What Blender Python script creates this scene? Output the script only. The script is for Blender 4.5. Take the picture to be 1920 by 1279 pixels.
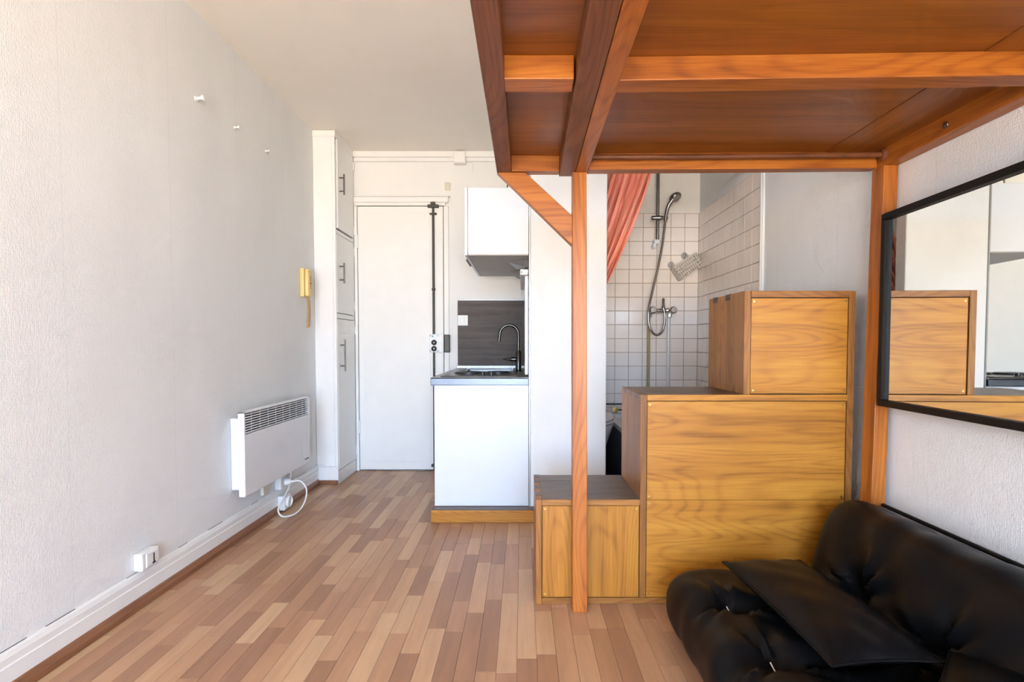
import bpy, bmesh, math, random
from mathutils import Vector, Matrix
random.seed(7)
PI = math.pi
for o in list(bpy.data.objects): bpy.data.objects.remove(o, do_unlink=True)
SC = bpy.context.scene
COL = SC.collection

# ------------------------------------------------------------------ camera
cam = bpy.data.cameras.new('camera'); camo = bpy.data.objects.new('camera', cam); COL.objects.link(camo)
camo.location = (0, 0, 1.0); camo.rotation_euler = (math.radians(90-2.0), 0, 0)
cam.sensor_width = 36; cam.lens = 18.75; cam.clip_start = .02
cam.shift_x = -19/1920; cam.shift_y = (680.9-639.5)/1920
SC.camera = camo
# ------------------------------------------------------------------ world, sun, exposure
w = bpy.data.worlds.new('world'); SC.world = w; w.use_nodes = True
wn = w.node_tree; bg = wn.nodes['Background']; bg.inputs[1].default_value = 23.5
# hazy blue-white sky above the horizon, sunlit pale street and facades below it
_tc = wn.nodes.new('ShaderNodeTexCoord'); _sx = wn.nodes.new('ShaderNodeSeparateXYZ'); wn.links.new(_tc.outputs['Generated'], _sx.inputs[0])
_mr = wn.nodes.new('ShaderNodeMapRange'); _mr.inputs[1].default_value = -1; _mr.inputs[2].default_value = 1; wn.links.new(_sx.outputs['Z'], _mr.inputs[0])
_cr = wn.nodes.new('ShaderNodeValToRGB'); wn.links.new(_mr.outputs[0], _cr.inputs[0])
for _e, (_p, _c) in zip([_cr.color_ramp.elements[0], _cr.color_ramp.elements[1], _cr.color_ramp.elements.new(.5), _cr.color_ramp.elements.new(.56)],
                        [(0, (.84, .72, .56)), (1, (.26, .50, 1.0)), (.49, (.96, .88, .76)), (.53, (.45, .72, 1.12))]):
    _e.position = _p; _e.color = (*_c, 1)
wn.links.new(_cr.outputs[0], bg.inputs[0])
por = bpy.data.lights.new('window_portal', 'AREA'); por.shape = 'RECTANGLE'; por.size = 2.35; por.size_y = 2.18
por.cycles.is_portal = True
poro = bpy.data.objects.new('window_portal', por); COL.objects.link(poro)
poro.location = (-.075, -2.93, 1.29); poro.rotation_euler = (math.radians(90), 0, 0)
vs = SC.view_settings; vs.view_transform = 'Standard'; vs.look = 'None'; vs.gamma = 1; vs.use_curve_mapping = False
vs.exposure = 0.0
SC.cycles.max_bounces = 6; SC.cycles.diffuse_bounces = 4; SC.cycles.glossy_bounces = 3
SC.cycles.use_adaptive_sampling = True; SC.cycles.adaptive_threshold = .12; SC.cycles.adaptive_min_samples = 12

# ------------------------------------------------------------------ materials
def nmat(name):
    m = bpy.data.materials.new(name); m.use_nodes = True
    nt = m.node_tree; b = nt.nodes['Principled BSDF']
    return m, nt, b
def N(nt, typ, **kw):
    n = nt.nodes.new(typ)
    for k, v in kw.items():
        if k.startswith('i_'): n.inputs[k[2:].replace('_', ' ')].default_value = v
        else: setattr(n, k, v)
    return n
def L(nt, a, b): nt.links.new(a, b)
def c4(c): return (c[0], c[1], c[2], 1)
def srgb(r, g, b):
    f = lambda v: ((v/255+.055)/1.055)**2.4 if v > 10 else v/255/12.92
    return (f(r), f(g), f(b))
def ramp(nt, stops):
    r = nt.nodes.new('ShaderNodeValToRGB')
    while len(r.color_ramp.elements) < len(stops): r.color_ramp.elements.new(.5)
    for e, (p, c) in zip(r.color_ramp.elements, stops): e.position = p; e.color = c4(c)
    return r
def plain(name, col, rough=.5, metal=0, bump=0, bscale=60, spec=.5, coat=0, var=.015):
    m, nt, b = nmat(name)
    b.inputs['Roughness'].default_value = rough; b.inputs['Metallic'].default_value = metal
    b.inputs['Specular IOR Level'].default_value = spec; b.inputs['Coat Weight'].default_value = coat
    tc = N(nt, 'ShaderNodeTexCoord'); no = N(nt, 'ShaderNodeTexNoise'); no.inputs['Scale'].default_value = 9; no.inputs['Detail'].default_value = 3
    L(nt, tc.outputs['Object'], no.inputs['Vector'])
    r = ramp(nt, [(.3, tuple(v*(1-var) for v in col)), (.7, tuple(min(1, v*(1+var)) for v in col))])
    L(nt, no.outputs['Fac'], r.inputs[0]); L(nt, r.outputs[0], b.inputs['Base Color'])
    if bump:
        n2 = N(nt, 'ShaderNodeTexNoise'); n2.inputs['Scale'].default_value = bscale; n2.inputs['Detail'].default_value = 4
        L(nt, tc.outputs['Object'], n2.inputs['Vector'])
        bp = N(nt, 'ShaderNodeBump'); bp.inputs['Strength'].default_value = bump; bp.inputs['Distance'].default_value = .002
        L(nt, n2.outputs['Fac'], bp.inputs['Height']); L(nt, bp.outputs[0], b.inputs['Normal'])
    return m
def wallpaper(name, col, smudge, stain=.35, scale=150, strength=.5):
    m, nt, b = nmat(name); b.inputs['Roughness'].default_value = .75; b.inputs['Specular IOR Level'].default_value = .25
    tc = N(nt, 'ShaderNodeTexCoord')
    mp = N(nt, 'ShaderNodeMapping'); mp.inputs['Scale'].default_value = (1, 1, .75); L(nt, tc.outputs['Object'], mp.inputs[0])
    vo = N(nt, 'ShaderNodeTexVoronoi'); vo.inputs['Scale'].default_value = scale; vo.inputs['Randomness'].default_value = .55
    L(nt, mp.outputs[0], vo.inputs['Vector'])
    bp = N(nt, 'ShaderNodeBump'); bp.inputs['Strength'].default_value = strength; bp.inputs['Distance'].default_value = .0015; bp.invert = True
    L(nt, vo.outputs['Distance'], bp.inputs['Height']); L(nt, bp.outputs[0], b.inputs['Normal'])
    m2 = N(nt, 'ShaderNodeMapping'); m2.inputs['Scale'].default_value = (1.6, 1.6, .8); L(nt, tc.outputs['Object'], m2.inputs[0])
    no = N(nt, 'ShaderNodeTexNoise'); no.inputs['Scale'].default_value = 1.5; no.inputs['Detail'].default_value = 3; no.inputs['Roughness'].default_value = .6
    L(nt, m2.outputs[0], no.inputs['Vector'])
    r = ramp(nt, [(.42, (0, 0, 0)), (.75, (stain, stain, stain))]); L(nt, no.outputs['Fac'], r.inputs[0])
    mx = N(nt, 'ShaderNodeMix', data_type='RGBA'); L(nt, r.outputs[0], mx.inputs[0])
    mx.inputs[6].default_value = c4(col); mx.inputs[7].default_value = c4(smudge)
    sp = N(nt, 'ShaderNodeSeparateXYZ'); L(nt, tc.outputs['Object'], sp.inputs[0])
    fr = N(nt, 'ShaderNodeMath', operation='PINGPONG'); fr.inputs[1].default_value = .265; L(nt, sp.outputs['Y'], fr.inputs[0])
    lt = N(nt, 'ShaderNodeMath', operation='LESS_THAN'); lt.inputs[1].default_value = .0014; L(nt, fr.outputs[0], lt.inputs[0])
    sm = N(nt, 'ShaderNodeMath', operation='MULTIPLY'); sm.inputs[1].default_value = .16 if scale == 150 else 0; L(nt, lt.outputs[0], sm.inputs[0])
    m3 = N(nt, 'ShaderNodeMix', data_type='RGBA'); L(nt, sm.outputs[0], m3.inputs[0]); L(nt, mx.outputs[2], m3.inputs[6]); m3.inputs[7].default_value = c4(tuple(v*.7 for v in smudge))
    L(nt, m3.outputs[2], b.inputs['Base Color'])
    return m
def wood(name, dark, mid, light, axis='X', freq=1.0, rough=.45, coat=.15, cath=.5, tint=.12, rnd='object', rings=22, knots=0.0):
    """grain runs along axis; tone shifts a little from piece to piece"""
    m, nt, b = nmat(name)
    b.inputs['Roughness'].default_value = rough; b.inputs['Coat Weight'].default_value = coat; b.inputs['Coat Roughness'].default_value = .3
    b.inputs['Specular IOR Level'].default_value = .35
    tc = N(nt, 'ShaderNodeTexCoord')
    if rnd == 'object': src = N(nt, 'ShaderNodeObjectInfo').outputs['Random']
    else: src = N(nt, 'ShaderNodeNewGeometry').outputs['Random Per Island']
    k = N(nt, 'ShaderNodeMath', operation='MULTIPLY'); k.inputs[1].default_value = 17.3; L(nt, src, k.inputs[0])
    cb = N(nt, 'ShaderNodeCombineXYZ')
    for i in range(3): L(nt, k.outputs[0], cb.inputs[i])
    ad = N(nt, 'ShaderNodeVectorMath', operation='ADD'); L(nt, tc.outputs['Object'], ad.inputs[0]); L(nt, cb.outputs[0], ad.inputs[1])
    def mapped(al, ac):
        mp = N(nt, 'ShaderNodeMapping'); s = [ac]*3; s['XYZ'.index(axis)] = al
        mp.inputs['Scale'].default_value = [v*freq for v in s]; L(nt, ad.outputs[0], mp.inputs[0]); return mp.outputs[0]
    n1 = N(nt, 'ShaderNodeTexNoise'); n1.inputs['Scale'].default_value = 1; n1.inputs['Detail'].default_value = 4; n1.inputs['Roughness'].default_value = .62
    L(nt, mapped(1.2, 26), n1.inputs['Vector'])
    n2 = N(nt, 'ShaderNodeTexNoise'); n2.inputs['Scale'].default_value = 1; n2.inputs['Detail'].default_value = 2
    L(nt, mapped(7, 260), n2.inputs['Vector'])
    # growth rings cut by the board: thin contour lines of a slowly wandering distance
    n3 = N(nt, 'ShaderNodeTexNoise'); n3.inputs['Scale'].default_value = 1; n3.inputs['Detail'].default_value = 1; n3.inputs['Roughness'].default_value = .35
    L(nt, mapped(.8, 6.5), n3.inputs['Vector'])
    mm = N(nt, 'ShaderNodeMath', operation='MULTIPLY'); mm.inputs[1].default_value = rings*2*PI; L(nt, n3.outputs['Fac'], mm.inputs[0])
    sn = N(nt, 'ShaderNodeMath', operation='SINE'); L(nt, mm.outputs[0], sn.inputs[0])
    ab = N(nt, 'ShaderNodeMath', operation='MULTIPLY_ADD'); ab.inputs[1].default_value = .5; ab.inputs[2].default_value = .5; L(nt, sn.outputs[0], ab.inputs[0])
    pw = N(nt, 'ShaderNodeMath', operation='POWER'); pw.inputs[1].default_value = 3; L(nt, ab.outputs[0], pw.inputs[0])
    s0 = N(nt, 'ShaderNodeMath', operation='MULTIPLY_ADD'); s0.inputs[1].default_value = .6; s0.inputs[2].default_value = .13; L(nt, n1.outputs['Fac'], s0.inputs[0])
    s1 = N(nt, 'ShaderNodeMath', operation='MULTIPLY_ADD'); s1.inputs[1].default_value = -.16*cath; L(nt, pw.outputs[0], s1.inputs[0]); L(nt, s0.outputs[0], s1.inputs[2])
    s3 = N(nt, 'ShaderNodeMath', operation='MULTIPLY_ADD'); s3.inputs[1].default_value = .26; L(nt, n2.outputs['Fac'], s3.inputs[0]); L(nt, s1.outputs[0], s3.inputs[2])
    r = ramp(nt, [(.28, dark), (.5, mid), (.72, light)]); L(nt, s3.outputs[0], r.inputs[0])
    hs = N(nt, 'ShaderNodeHueSaturation')
    mr = N(nt, 'ShaderNodeMapRange'); mr.inputs[3].default_value = 1-tint; mr.inputs[4].default_value = 1+tint; L(nt, src, mr.inputs[0])
    L(nt, mr.outputs[0], hs.inputs['Value']); L(nt, r.outputs[0], hs.inputs['Color'])
    col = hs.outputs[0]
    if knots:
        vo = N(nt, 'ShaderNodeTexVoronoi'); vo.inputs['Scale'].default_value = 1; L(nt, mapped(3.2, 9), vo.inputs['Vector'])
        kr = ramp(nt, [(.04, (knots,)*3), (.13, (0, 0, 0))]); L(nt, vo.outputs['Distance'], kr.inputs[0])
        mx = N(nt, 'ShaderNodeMix', data_type='RGBA'); L(nt, kr.outputs[0], mx.inputs[0]); L(nt, col, mx.inputs[6]); mx.inputs[7].default_value = c4(tuple(v*.45 for v in dark)); col = mx.outputs[2]
    L(nt, col, b.inputs['Base Color'])
    return m
def plank_mat(name, rnd):
    m, nt, b = nmat(name); b.inputs['Roughness'].default_value = .38; b.inputs['Specular IOR Level'].default_value = .4
    tc = N(nt, 'ShaderNodeTexCoord')
    src = N(nt, 'ShaderNodeObjectInfo').outputs['Random'] if rnd == 'object' else N(nt, 'ShaderNodeNewGeometry').outputs['Random Per Island']
    k = N(nt, 'ShaderNodeMath', operation='MULTIPLY'); k.inputs[1].default_value = 31.7; L(nt, src, k.inputs[0])
    cb = N(nt, 'ShaderNodeCombineXYZ')
    for i in range(3): L(nt, k.outputs[0], cb.inputs[i])
    ad = N(nt, 'ShaderNodeVectorMath', operation='ADD'); L(nt, tc.outputs['Object'], ad.inputs[0]); L(nt, cb.outputs[0], ad.inputs[1])
    tone = ramp(nt, [(0, srgb(158, 116, 88)), (.22, srgb(172, 128, 97)), (.5, srgb(184, 141, 108)), (.75, srgb(193, 151, 116)), (1, srgb(204, 168, 132))]); L(nt, src, tone.inputs[0])
    def nz(sx, sy, d):
        mp = N(nt, 'ShaderNodeMapping'); mp.inputs['Scale'].default_value = (sx, sy, sx); L(nt, ad.outputs[0], mp.inputs[0])
        n = N(nt, 'ShaderNodeTexNoise'); n.inputs['Scale'].default_value = 1; n.inputs['Detail'].default_value = d; L(nt, mp.outputs[0], n.inputs['Vector']); return n.outputs['Fac']
    a = nz(26, 1.6, 4); f = nz(240, 12, 3)
    ri = N(nt, 'ShaderNodeMath', operation='MULTIPLY'); ri.inputs[1].default_value = 40; L(nt, nz(9, 1.3, 1), ri.inputs[0])
    sn = N(nt, 'ShaderNodeMath', operation='SINE'); L(nt, ri.outputs[0], sn.inputs[0])
    s = N(nt, 'ShaderNodeMath', operation='MULTIPLY_ADD'); s.inputs[1].default_value = .5; L(nt, f, s.inputs[0]); L(nt, a, s.inputs[2])
    s2 = N(nt, 'ShaderNodeMath', operation='MULTIPLY_ADD'); s2.inputs[1].default_value = .05; L(nt, sn.outputs[0], s2.inputs[0]); L(nt, s.outputs[0], s2.inputs[2])
    mr = N(nt, 'ShaderNodeMapRange'); mr.inputs[1].default_value = .45; mr.inputs[2].default_value = 1.05; mr.inputs[3].default_value = .84; mr.inputs[4].default_value = 1.1; L(nt, s2.outputs[0], mr.inputs[0])
    hs = N(nt, 'ShaderNodeHueSaturation'); L(nt, mr.outputs[0], hs.inputs['Value']); L(nt, tone.outputs[0], hs.inputs['Color'])
    L(nt, hs.outputs[0], b.inputs['Base Color'])
    return m
M = {}
M['wall'] = wallpaper('embossed_white_wallpaper', (.85, .855, .85), (.65, .65, .64), .26)
M['wall2'] = wallpaper('white_wall_paint', (.88, .87, .85), (.74, .72, .69), .22, scale=260, strength=.18)
M['ceil'] = wallpaper('cream_ceiling_paint', (.95, .905, .83), (.86, .80, .70), .3, scale=40, strength=.05)
M['gloss'] = plain('white_gloss_paint', (.88, .87, .845), .35)
M['door'] = plain('white_door_paint', (.88, .87, .835), .42)
M['crack'] = plain('dark_paint_crack', (.10, .08, .06), .9)
M['lam'] = plain('white_melamine', (.72, .75, .79), .28, var=.01)
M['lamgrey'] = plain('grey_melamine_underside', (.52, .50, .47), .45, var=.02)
M['plast'] = plain('white_plastic', (.84, .84, .82), .35, var=.01)
M['ivory'] = plain('ivory_plastic', (.74, .68, .55), .4, var=.02)
M['yellow'] = plain('yellowed_plastic', srgb(236, 205, 138), .38, var=.03)
M['ocord'] = plain('yellowed_cord', srgb(205, 165, 105), .45)
M['black'] = plain('black_plastic', (.018, .018, .02), .35)
M['iron'] = plain('dark_painted_iron', (.075, .065, .055), .45, metal=.4)
M['slot'] = plain('dark_void', (.035, .032, .03), .8)
M['steel'] = plain('brushed_steel', (.36, .35, .34), .34, metal=1, bump=.03, bscale=200)
M['handle'] = plain('nickel_handle', (.20, .18, .165), .38, metal=.9)
M['chrome'] = plain('chrome', (.72, .72, .72), .09, metal=1, var=.0)
M['dchrome'] = plain('worn_chrome', (.30, .28, .265), .2, metal=1)
M['tapchrome'] = plain('dark_chrome_tap', (.07, .068, .065), .14, metal=1)
M['brass'] = plain('brass_screw', (.55, .38, .14), .35, metal=1)
M['brasspipe'] = plain('limescaled_pipe', srgb(170, 150, 105), .5)
M['radiator'] = plain('white_enamel', (.84, .85, .87), .3, var=.01)
M['slab'] = plain('dark_screed', (.10, .075, .055), .9)
M['darktile'] = plain('dark_bath_floor', (.05, .05, .052), .4)
M['shadeside'] = plain('shaded_tub_side', (.10, .10, .10), .5)  # shade on the tray's side is put into its colour as dark grey
M['porc'] = plain('porcelain', (.80, .80, .79), .12, var=.01)
M['tile'] = plain('cream_glazed_tile', srgb(246, 236, 227), .16, var=.02)
M['grout'] = plain('brown_grout', srgb(176, 148, 122), .9)
M['bathwall'] = plain('bathroom_paint', srgb(242, 236, 226), .6)
M['curtain'] = plain('salmon_curtain', srgb(244, 160, 136), .7, var=.03)
M['curtain'].node_tree.nodes['Principled BSDF'].inputs['Subsurface Weight'].default_value = 0
M['basket'] = plain('pale_grey_plastic', srgb(222, 214, 206), .4, var=.02)
M['mirframe'] = plain('black_brown_frame', (.008, .007, .006), .5, spec=.2)
M['hob'] = plain('dark_enamel', (.10, .085, .075), .25)
M['loft'] = {a: wood('orange_stained_pine_'+a, srgb(114, 58, 18), srgb(168, 94, 30), srgb(196, 122, 44), a, 1.0, .42, .2, .6, .1, knots=.75) for a in 'XYZ'}
M['loftdark'] = {a: wood('dark_stained_pine_'+a, srgb(84, 46, 26), srgb(118, 70, 42), srgb(142, 88, 54), a, 1.1, .5, .1, .7, .06) for a in 'XYZ'}
M['ply'] = {a: wood('stained_plywood_'+a, srgb(100, 52, 16), srgb(140, 80, 24), srgb(166, 102, 34), a, .6, .38, .25, .35, .06) for a in 'XYZ'}
M['oak'] = {a: wood('honey_oak_'+a, srgb(126, 76, 20), srgb(174, 113, 35), srgb(196, 138, 50), a, 1.0, .42, .15, .6, .07, rings=26) for a in 'XYZ'}
M['oakframe'] = {a: wood('brown_oak_'+a, srgb(110, 66, 26), srgb(150, 96, 42), srgb(176, 122, 58), a, 1.3, .45, .12, .7, .16) for a in 'XYZ'}
M['tread'] = {a: wood('worn_dark_oak_'+a, srgb(58, 42, 32), srgb(84, 64, 50), srgb(112, 90, 72), a, 1.3, .4, .15, .6, .18) for a in 'XYZ'}
M['strip'] = wood('brown_floor_strip', srgb(110, 72, 48), srgb(138, 92, 62), srgb(158, 108, 74), 'Y', 1.5, .45)
M['splash'] = wood('grey_wood_laminate', srgb(64, 58, 56), srgb(86, 78, 75), srgb(108, 100, 96), 'X', 1.4, .6, 0, .3)
M['plank'] = plank_mat('laminate_plank', 'object'); M['plank_far'] = plank_mat('laminate_plank_far', 'island')
# black leatherette
m, nt, b = nmat('black_leatherette'); b.inputs['Base Color'].default_value = (.0035, .0035, .004, 1); b.inputs['Roughness'].default_value = .42; b.inputs['Specular IOR Level'].default_value = .17
tc = N(nt, 'ShaderNodeTexCoord'); vo = N(nt, 'ShaderNodeTexVoronoi'); vo.inputs['Scale'].default_value = 420; L(nt, tc.outputs['Object'], vo.inputs['Vector'])
no = N(nt, 'ShaderNodeTexNoise'); no.inputs['Scale'].default_value = 14; no.inputs['Detail'].default_value = 5; L(nt, tc.outputs['Object'], no.inputs['Vector'])
mxm = N(nt, 'ShaderNodeMath', operation='MULTIPLY_ADD'); mxm.inputs[1].default_value = .12; L(nt, vo.outputs['Distance'], mxm.inputs[0]); L(nt, no.outputs['Fac'], mxm.inputs[2])
bp = N(nt, 'ShaderNodeBump'); bp.inputs['Strength'].default_value = .35; bp.inputs['Distance'].default_value = .004; L(nt, mxm.outputs[0], bp.inputs['Height']); L(nt, bp.outputs[0], b.inputs['Normal'])
M['leather'] = m
m, nt, b = nmat('mirror_glass'); b.inputs['Base Color'].default_value = (.88, .9, .86, 1); b.inputs['Metallic'].default_value = 1; b.inputs['Roughness'].default_value = .015
M['mirror'] = m
m, nt, b = nmat('window_glass'); b.inputs['Base Color'].default_value = (1, 1, 1, 1); b.inputs['Roughness'].default_value = 0; b.inputs['Transmission Weight'].default_value = 1; b.inputs['IOR'].default_value = 1.01
M['glass'] = m
m, nt, b = nmat('clear_plastic'); b.inputs['Base Color'].default_value = (.9, .88, .86, 1); b.inputs['Roughness'].default_value = .1; b.inputs['Transmission Weight'].default_value = .7; b.inputs['IOR'].default_value = 1.3
M['clear'] = m

# ------------------------------------------------------------------ mesh helpers
def B(): return bmesh.new()
def hexa(bm, p, bev=0, seg=1):
    """p: 8 corners, bottom ring then top ring"""
    v = [bm.verts.new(q) for q in p]
    fs = [bm.faces.new([v[i] for i in f]) for f in ((3, 2, 1, 0), (4, 5, 6, 7), (0, 1, 5, 4), (1, 2, 6, 5), (2, 3, 7, 6), (3, 0, 4, 7))]
    if bev:
        es = list({e for f in fs for e in f.edges})
        bmesh.ops.bevel(bm, geom=es, offset=bev, segments=seg, affect='EDGES', profile=.5)
    return bm
def bx(bm, x0, x1, y0, y1, z0, z1, bev=0, seg=1):
    return hexa(bm, [(x0, y0, z0), (x1, y0, z0), (x1, y1, z0), (x0, y1, z0), (x0, y0, z1), (x1, y0, z1), (x1, y1, z1), (x0, y1, z1)], bev, seg)
def frame_of(d):
    d = Vector(d).normalized(); a = Vector((0, 0, 1)) if abs(d.z) < .9 else Vector((1, 0, 0))
    u = d.cross(a).normalized(); return u, d.cross(u).normalized(), d
def lathe(bm, base, axis, prof, seg=20):
    """prof: (radius, height) along axis from base; closed with end caps"""
    u, v, d = frame_of(axis); base = Vector(base); rings = []
    for r, h in prof:
        rings.append([bm.verts.new(base + d*h + (u*math.cos(2*PI*i/seg)+v*math.sin(2*PI*i/seg))*max(r, 1e-4)) for i in range(seg)])
    for a, b_ in zip(rings, rings[1:]):
        for i in range(seg): bm.faces.new((a[i], b_[i], b_[(i+1) % seg], a[(i+1) % seg]))
    bm.faces.new(rings[0]); bm.faces.new(rings[-1][::-1])
    bmesh.ops.recalc_face_normals(bm, faces=bm.faces[:])
    return bm
def cyl(bm, p0, p1, r, r2=None, seg=14):
    d = Vector(p1)-Vector(p0); return lathe(bm, p0, d, [(r, 0), (r2 if r2 is not None else r, d.length)], seg)
def smooth_path(pts, n=8):
    P = [Vector(p) for p in pts]; P = [P[0]*2-P[1]] + P + [P[-1]*2-P[-2]]; out = []
    for i in range(1, len(P)-2):
        a, b_, c, d = P[i-1:i+3]
        for k in range(n):
            t = k/n; out.append(.5*((2*b_)+(c-a)*t+(2*a-5*b_+4*c-d)*t*t+(3*b_-a-3*c+d)*t**3))
    out.append(P[-2]); return out
def tube(bm, pts, r, seg=8, n=8, smooth=True):
    pts = smooth_path(pts, n) if smooth else [Vector(p) for p in pts]
    rings = []; u = None
    for i, p in enumerate(pts):
        d = (pts[min(i+1, len(pts)-1)]-pts[max(i-1, 0)]).normalized()
        if u is None: u = frame_of(d)[0]
        else: u = (u-d*u.dot(d)).normalized()
        v = d.cross(u)
        rr = r(i/(len(pts)-1)) if callable(r) else r
        rings.append([bm.verts.new(p+(u*math.cos(2*PI*k/seg)+v*math.sin(2*PI*k/seg))*rr) for k in range(seg)])
    for a, b_ in zip(rings, rings[1:]):
        for k in range(seg): bm.faces.new((a[k], a[(k+1) % seg], b_[(k+1) % seg], b_[k]))
    bm.faces.new(rings[0][::-1]); bm.faces.new(rings[-1])
    bmesh.ops.recalc_face_normals(bm, faces=bm.faces[:])
    return bm
def rounded(bm, half, rad, n, M4, disp=None):
    """box of half sizes with rounded edges on a fine grid, displaced by disp(local point)"""
    hx, hy, hz = half; cache = {}
    def vert(p):
        key = tuple(round(c, 5) for c in p)
        if key in cache: return cache[key]
        q = Vector(p); inner = Vector((max(-hx+rad, min(hx-rad, q.x)), max(-hy+rad, min(hy-rad, q.y)), max(-hz+rad, min(hz-rad, q.z))))
        d = q-inner
        if d.length > 1e-9: q = inner+d.normalized()*rad
        nrm = d.normalized() if d.length > 1e-9 else Vector((0, 0, 1))
        if disp: q = disp(q, nrm)
        cache[key] = bm.verts.new(M4 @ q); return cache[key]
    H = (hx, hy, hz)
    for ax in range(3):
        a, b_ = [(1, 2), (2, 0), (0, 1)][ax]
        na = max(4, int(n*H[a]/max(H))); nb = max(4, int(n*H[b_]/max(H)))
        for s in (-1, 1):
            for i in range(na):
                for j in range(nb):
                    q = []
                    for (di, dj) in ((0, 0), (1, 0), (1, 1), (0, 1)):
                        p = [0, 0, 0]; p[ax] = s*H[ax]; p[a] = H[a]*(2*(i+di)/na-1); p[b_] = H[b_]*(2*(j+dj)/nb-1); q.append(vert(p))
                    if len(set(q)) == 4: bm.faces.new(q if s > 0 else q[::-1])
    return bm
def obj(name, bm, mat, parent=None, smooth=False, origin=None):
    me = bpy.data.meshes.new(name)
    if origin is None:
        if parent is not None:
            origin = parent.get('_w') or (0, 0, 0); origin = Vector(origin)
        else:
            xs = [v.co for v in bm.verts]
            lo = [min(v[i] for v in xs) for i in range(3)]; hi = [max(v[i] for v in xs) for i in range(3)]
            origin = Vector(((lo[0]+hi[0])/2, (lo[1]+hi[1])/2, lo[2]))
    else: origin = Vector(origin)
    po = Vector(parent['_w']) if parent is not None and '_w' in parent else Vector((0, 0, 0))
    bmesh.ops.translate(bm, verts=bm.verts[:], vec=-origin)
    bm.to_mesh(me); bm.free(); me.materials.append(mat)
    if smooth:
        for p in me.polygons: p.use_smooth = True
        try: me.set_sharp_from_angle(angle=math.radians(40))
        except Exception: pass
    o = bpy.data.objects.new(name, me); COL.objects.link(o)
    o.parent = parent; o.location = origin-po; o['_w'] = tuple(origin)
    return o
def tag(o, label=None, cat=None, group=None, kind=None):
    if label: o['label'] = label
    if cat: o['category'] = cat
    if group: o['group'] = group
    if kind: o['kind'] = kind
    return o
def thing(name, loc, label, cat, group=None, kind=None):
    o = bpy.data.objects.new(name, None); COL.objects.link(o); o.location = loc; o['_w'] = tuple(loc); o.empty_display_size = .1
    return tag(o, label, cat, group, kind)
def box(name, mat, parent, x0, x1, y0, y1, z0, z1, bev=.001, seg=1, **k):
    return obj(name, bx(B(), x0, x1, y0, y1, z0, z1, bev, seg), mat, parent, **k)

# ------------------------------------------------------------------ dimensions (metres, camera stands at x=0 y=0)
XL, XR, YB, YF, ZC = -1.47, 1.32, 4.22, -2.90, 2.50
LZ = 1.627                       # underside of the loft beams
KY = 3.024                       # plane of partition front and kitchen end panel

# ================================================================== STRUCTURE
fl = tag(box('floor', M['slab'], None, XL-.1, XR+.1, YF-.1, YB+.1, -.06, -.009, 0), 'laminate floor of beech strips running towards the door', 'floor', kind='structure')
tag(box('ceiling', M['ceil'], None, XL-.1, XR+.1, YF-.1, YB+.1, ZC, ZC+.1, 0), 'cream painted ceiling above door and loft', 'ceiling', kind='structure')
tag(box('wall_left', M['wall'], None, XL-.1, XL, YF-.1, YB+.1, -.06, ZC, 0), 'long white embossed wallpaper wall behind the radiator', 'wall', kind='structure')
wr = tag(box('wall_right', M['wall'], None, XR, XR+.1, YF-.1, YB+.1, -.06, ZC, 0), 'white embossed wall behind mirror, sofa and shower side', 'wall', kind='structure')
tag(box('wall_back', M['wall2'], None, XL, XR, YB, YB+.1, -.06, ZC, 0), 'white painted end wall around the entrance door', 'wall', kind='structure')
# window wall behind the viewer
bm = B(); wx0, wx1, wz0, wz1 = -1.25, 1.10, .20, 2.38
bx(bm, XL, wx0, YF-.1, YF, 0, ZC); bx(bm, wx1, XR, YF-.1, YF, 0, ZC); bx(bm, wx0, wx1, YF-.1, YF, 0, wz0); bx(bm, wx0, wx1, YF-.1, YF, wz1, ZC)
tag(obj('wall_front', bm, M['wall']), 'white wall around the window, opposite the entrance door', 'wall', kind='structure')
win = thing('window_1', (-.075, YF-.05, wz0), 'white framed casement window opposite the entrance door', 'window', kind='structure')
bm = B()
for a in (wx0, -.075-.03, wx1-.06): bx(bm, a, a+.06, YF-.08, YF-.03, wz0, wz1)
bx(bm, wx0, wx1, YF-.08, YF-.03, wz0, wz0+.06); bx(bm, wx0, wx1, YF-.08, YF-.03, wz1-.06, wz1)
obj('window_frame', bm, M['gloss'], win)
# bathroom partition: front wall, kitchen side wall, lintel
pt = tag(box('wall_partition', M['wall'], None, .045, .478, KY, KY+.09, 0, ZC, .004), 'white wallpapered partition between kitchenette and shower opening', 'wall', kind='structure')
box('edge_strip', M['steel'], pt, .038, .047, KY-.004, KY+.03, .07, ZC-.02, .001)
tag(box('wall_kitchen', M['wall2'], None, .045, .12, KY+.09, YB, 0, ZC, 0), 'white side wall of the kitchenette recess', 'wall', kind='structure')
tag(box('wall_lintel', M['wall2'], None, .478, XR, KY, KY+.09, 2.36, ZC, 0), 'white strip of wall over the shower opening', 'wall', kind='structure')
SY = 4.0
ws = tag(box('wall_shower', M['bathwall'], None, .12, XR, SY, YB, 0, ZC, 0), 'shower back wall, cream tiles below bare paint', 'wall', kind='structure')
box('grout_bed', M['grout'], ws, .12, XR, SY-.004, SY+.001, 0, 1.973, 0)
box('grout_bed', M['grout'], wr, XR-.004, XR+.001, 2.955, SY, 0, 1.973, 0)
tag(box('floor_bathroom', M['darktile'], None, .12, XR, KY, SY, -.008, .012, 0), 'dark bathroom floor behind the stair boxes', 'floor', kind='structure')
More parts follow.
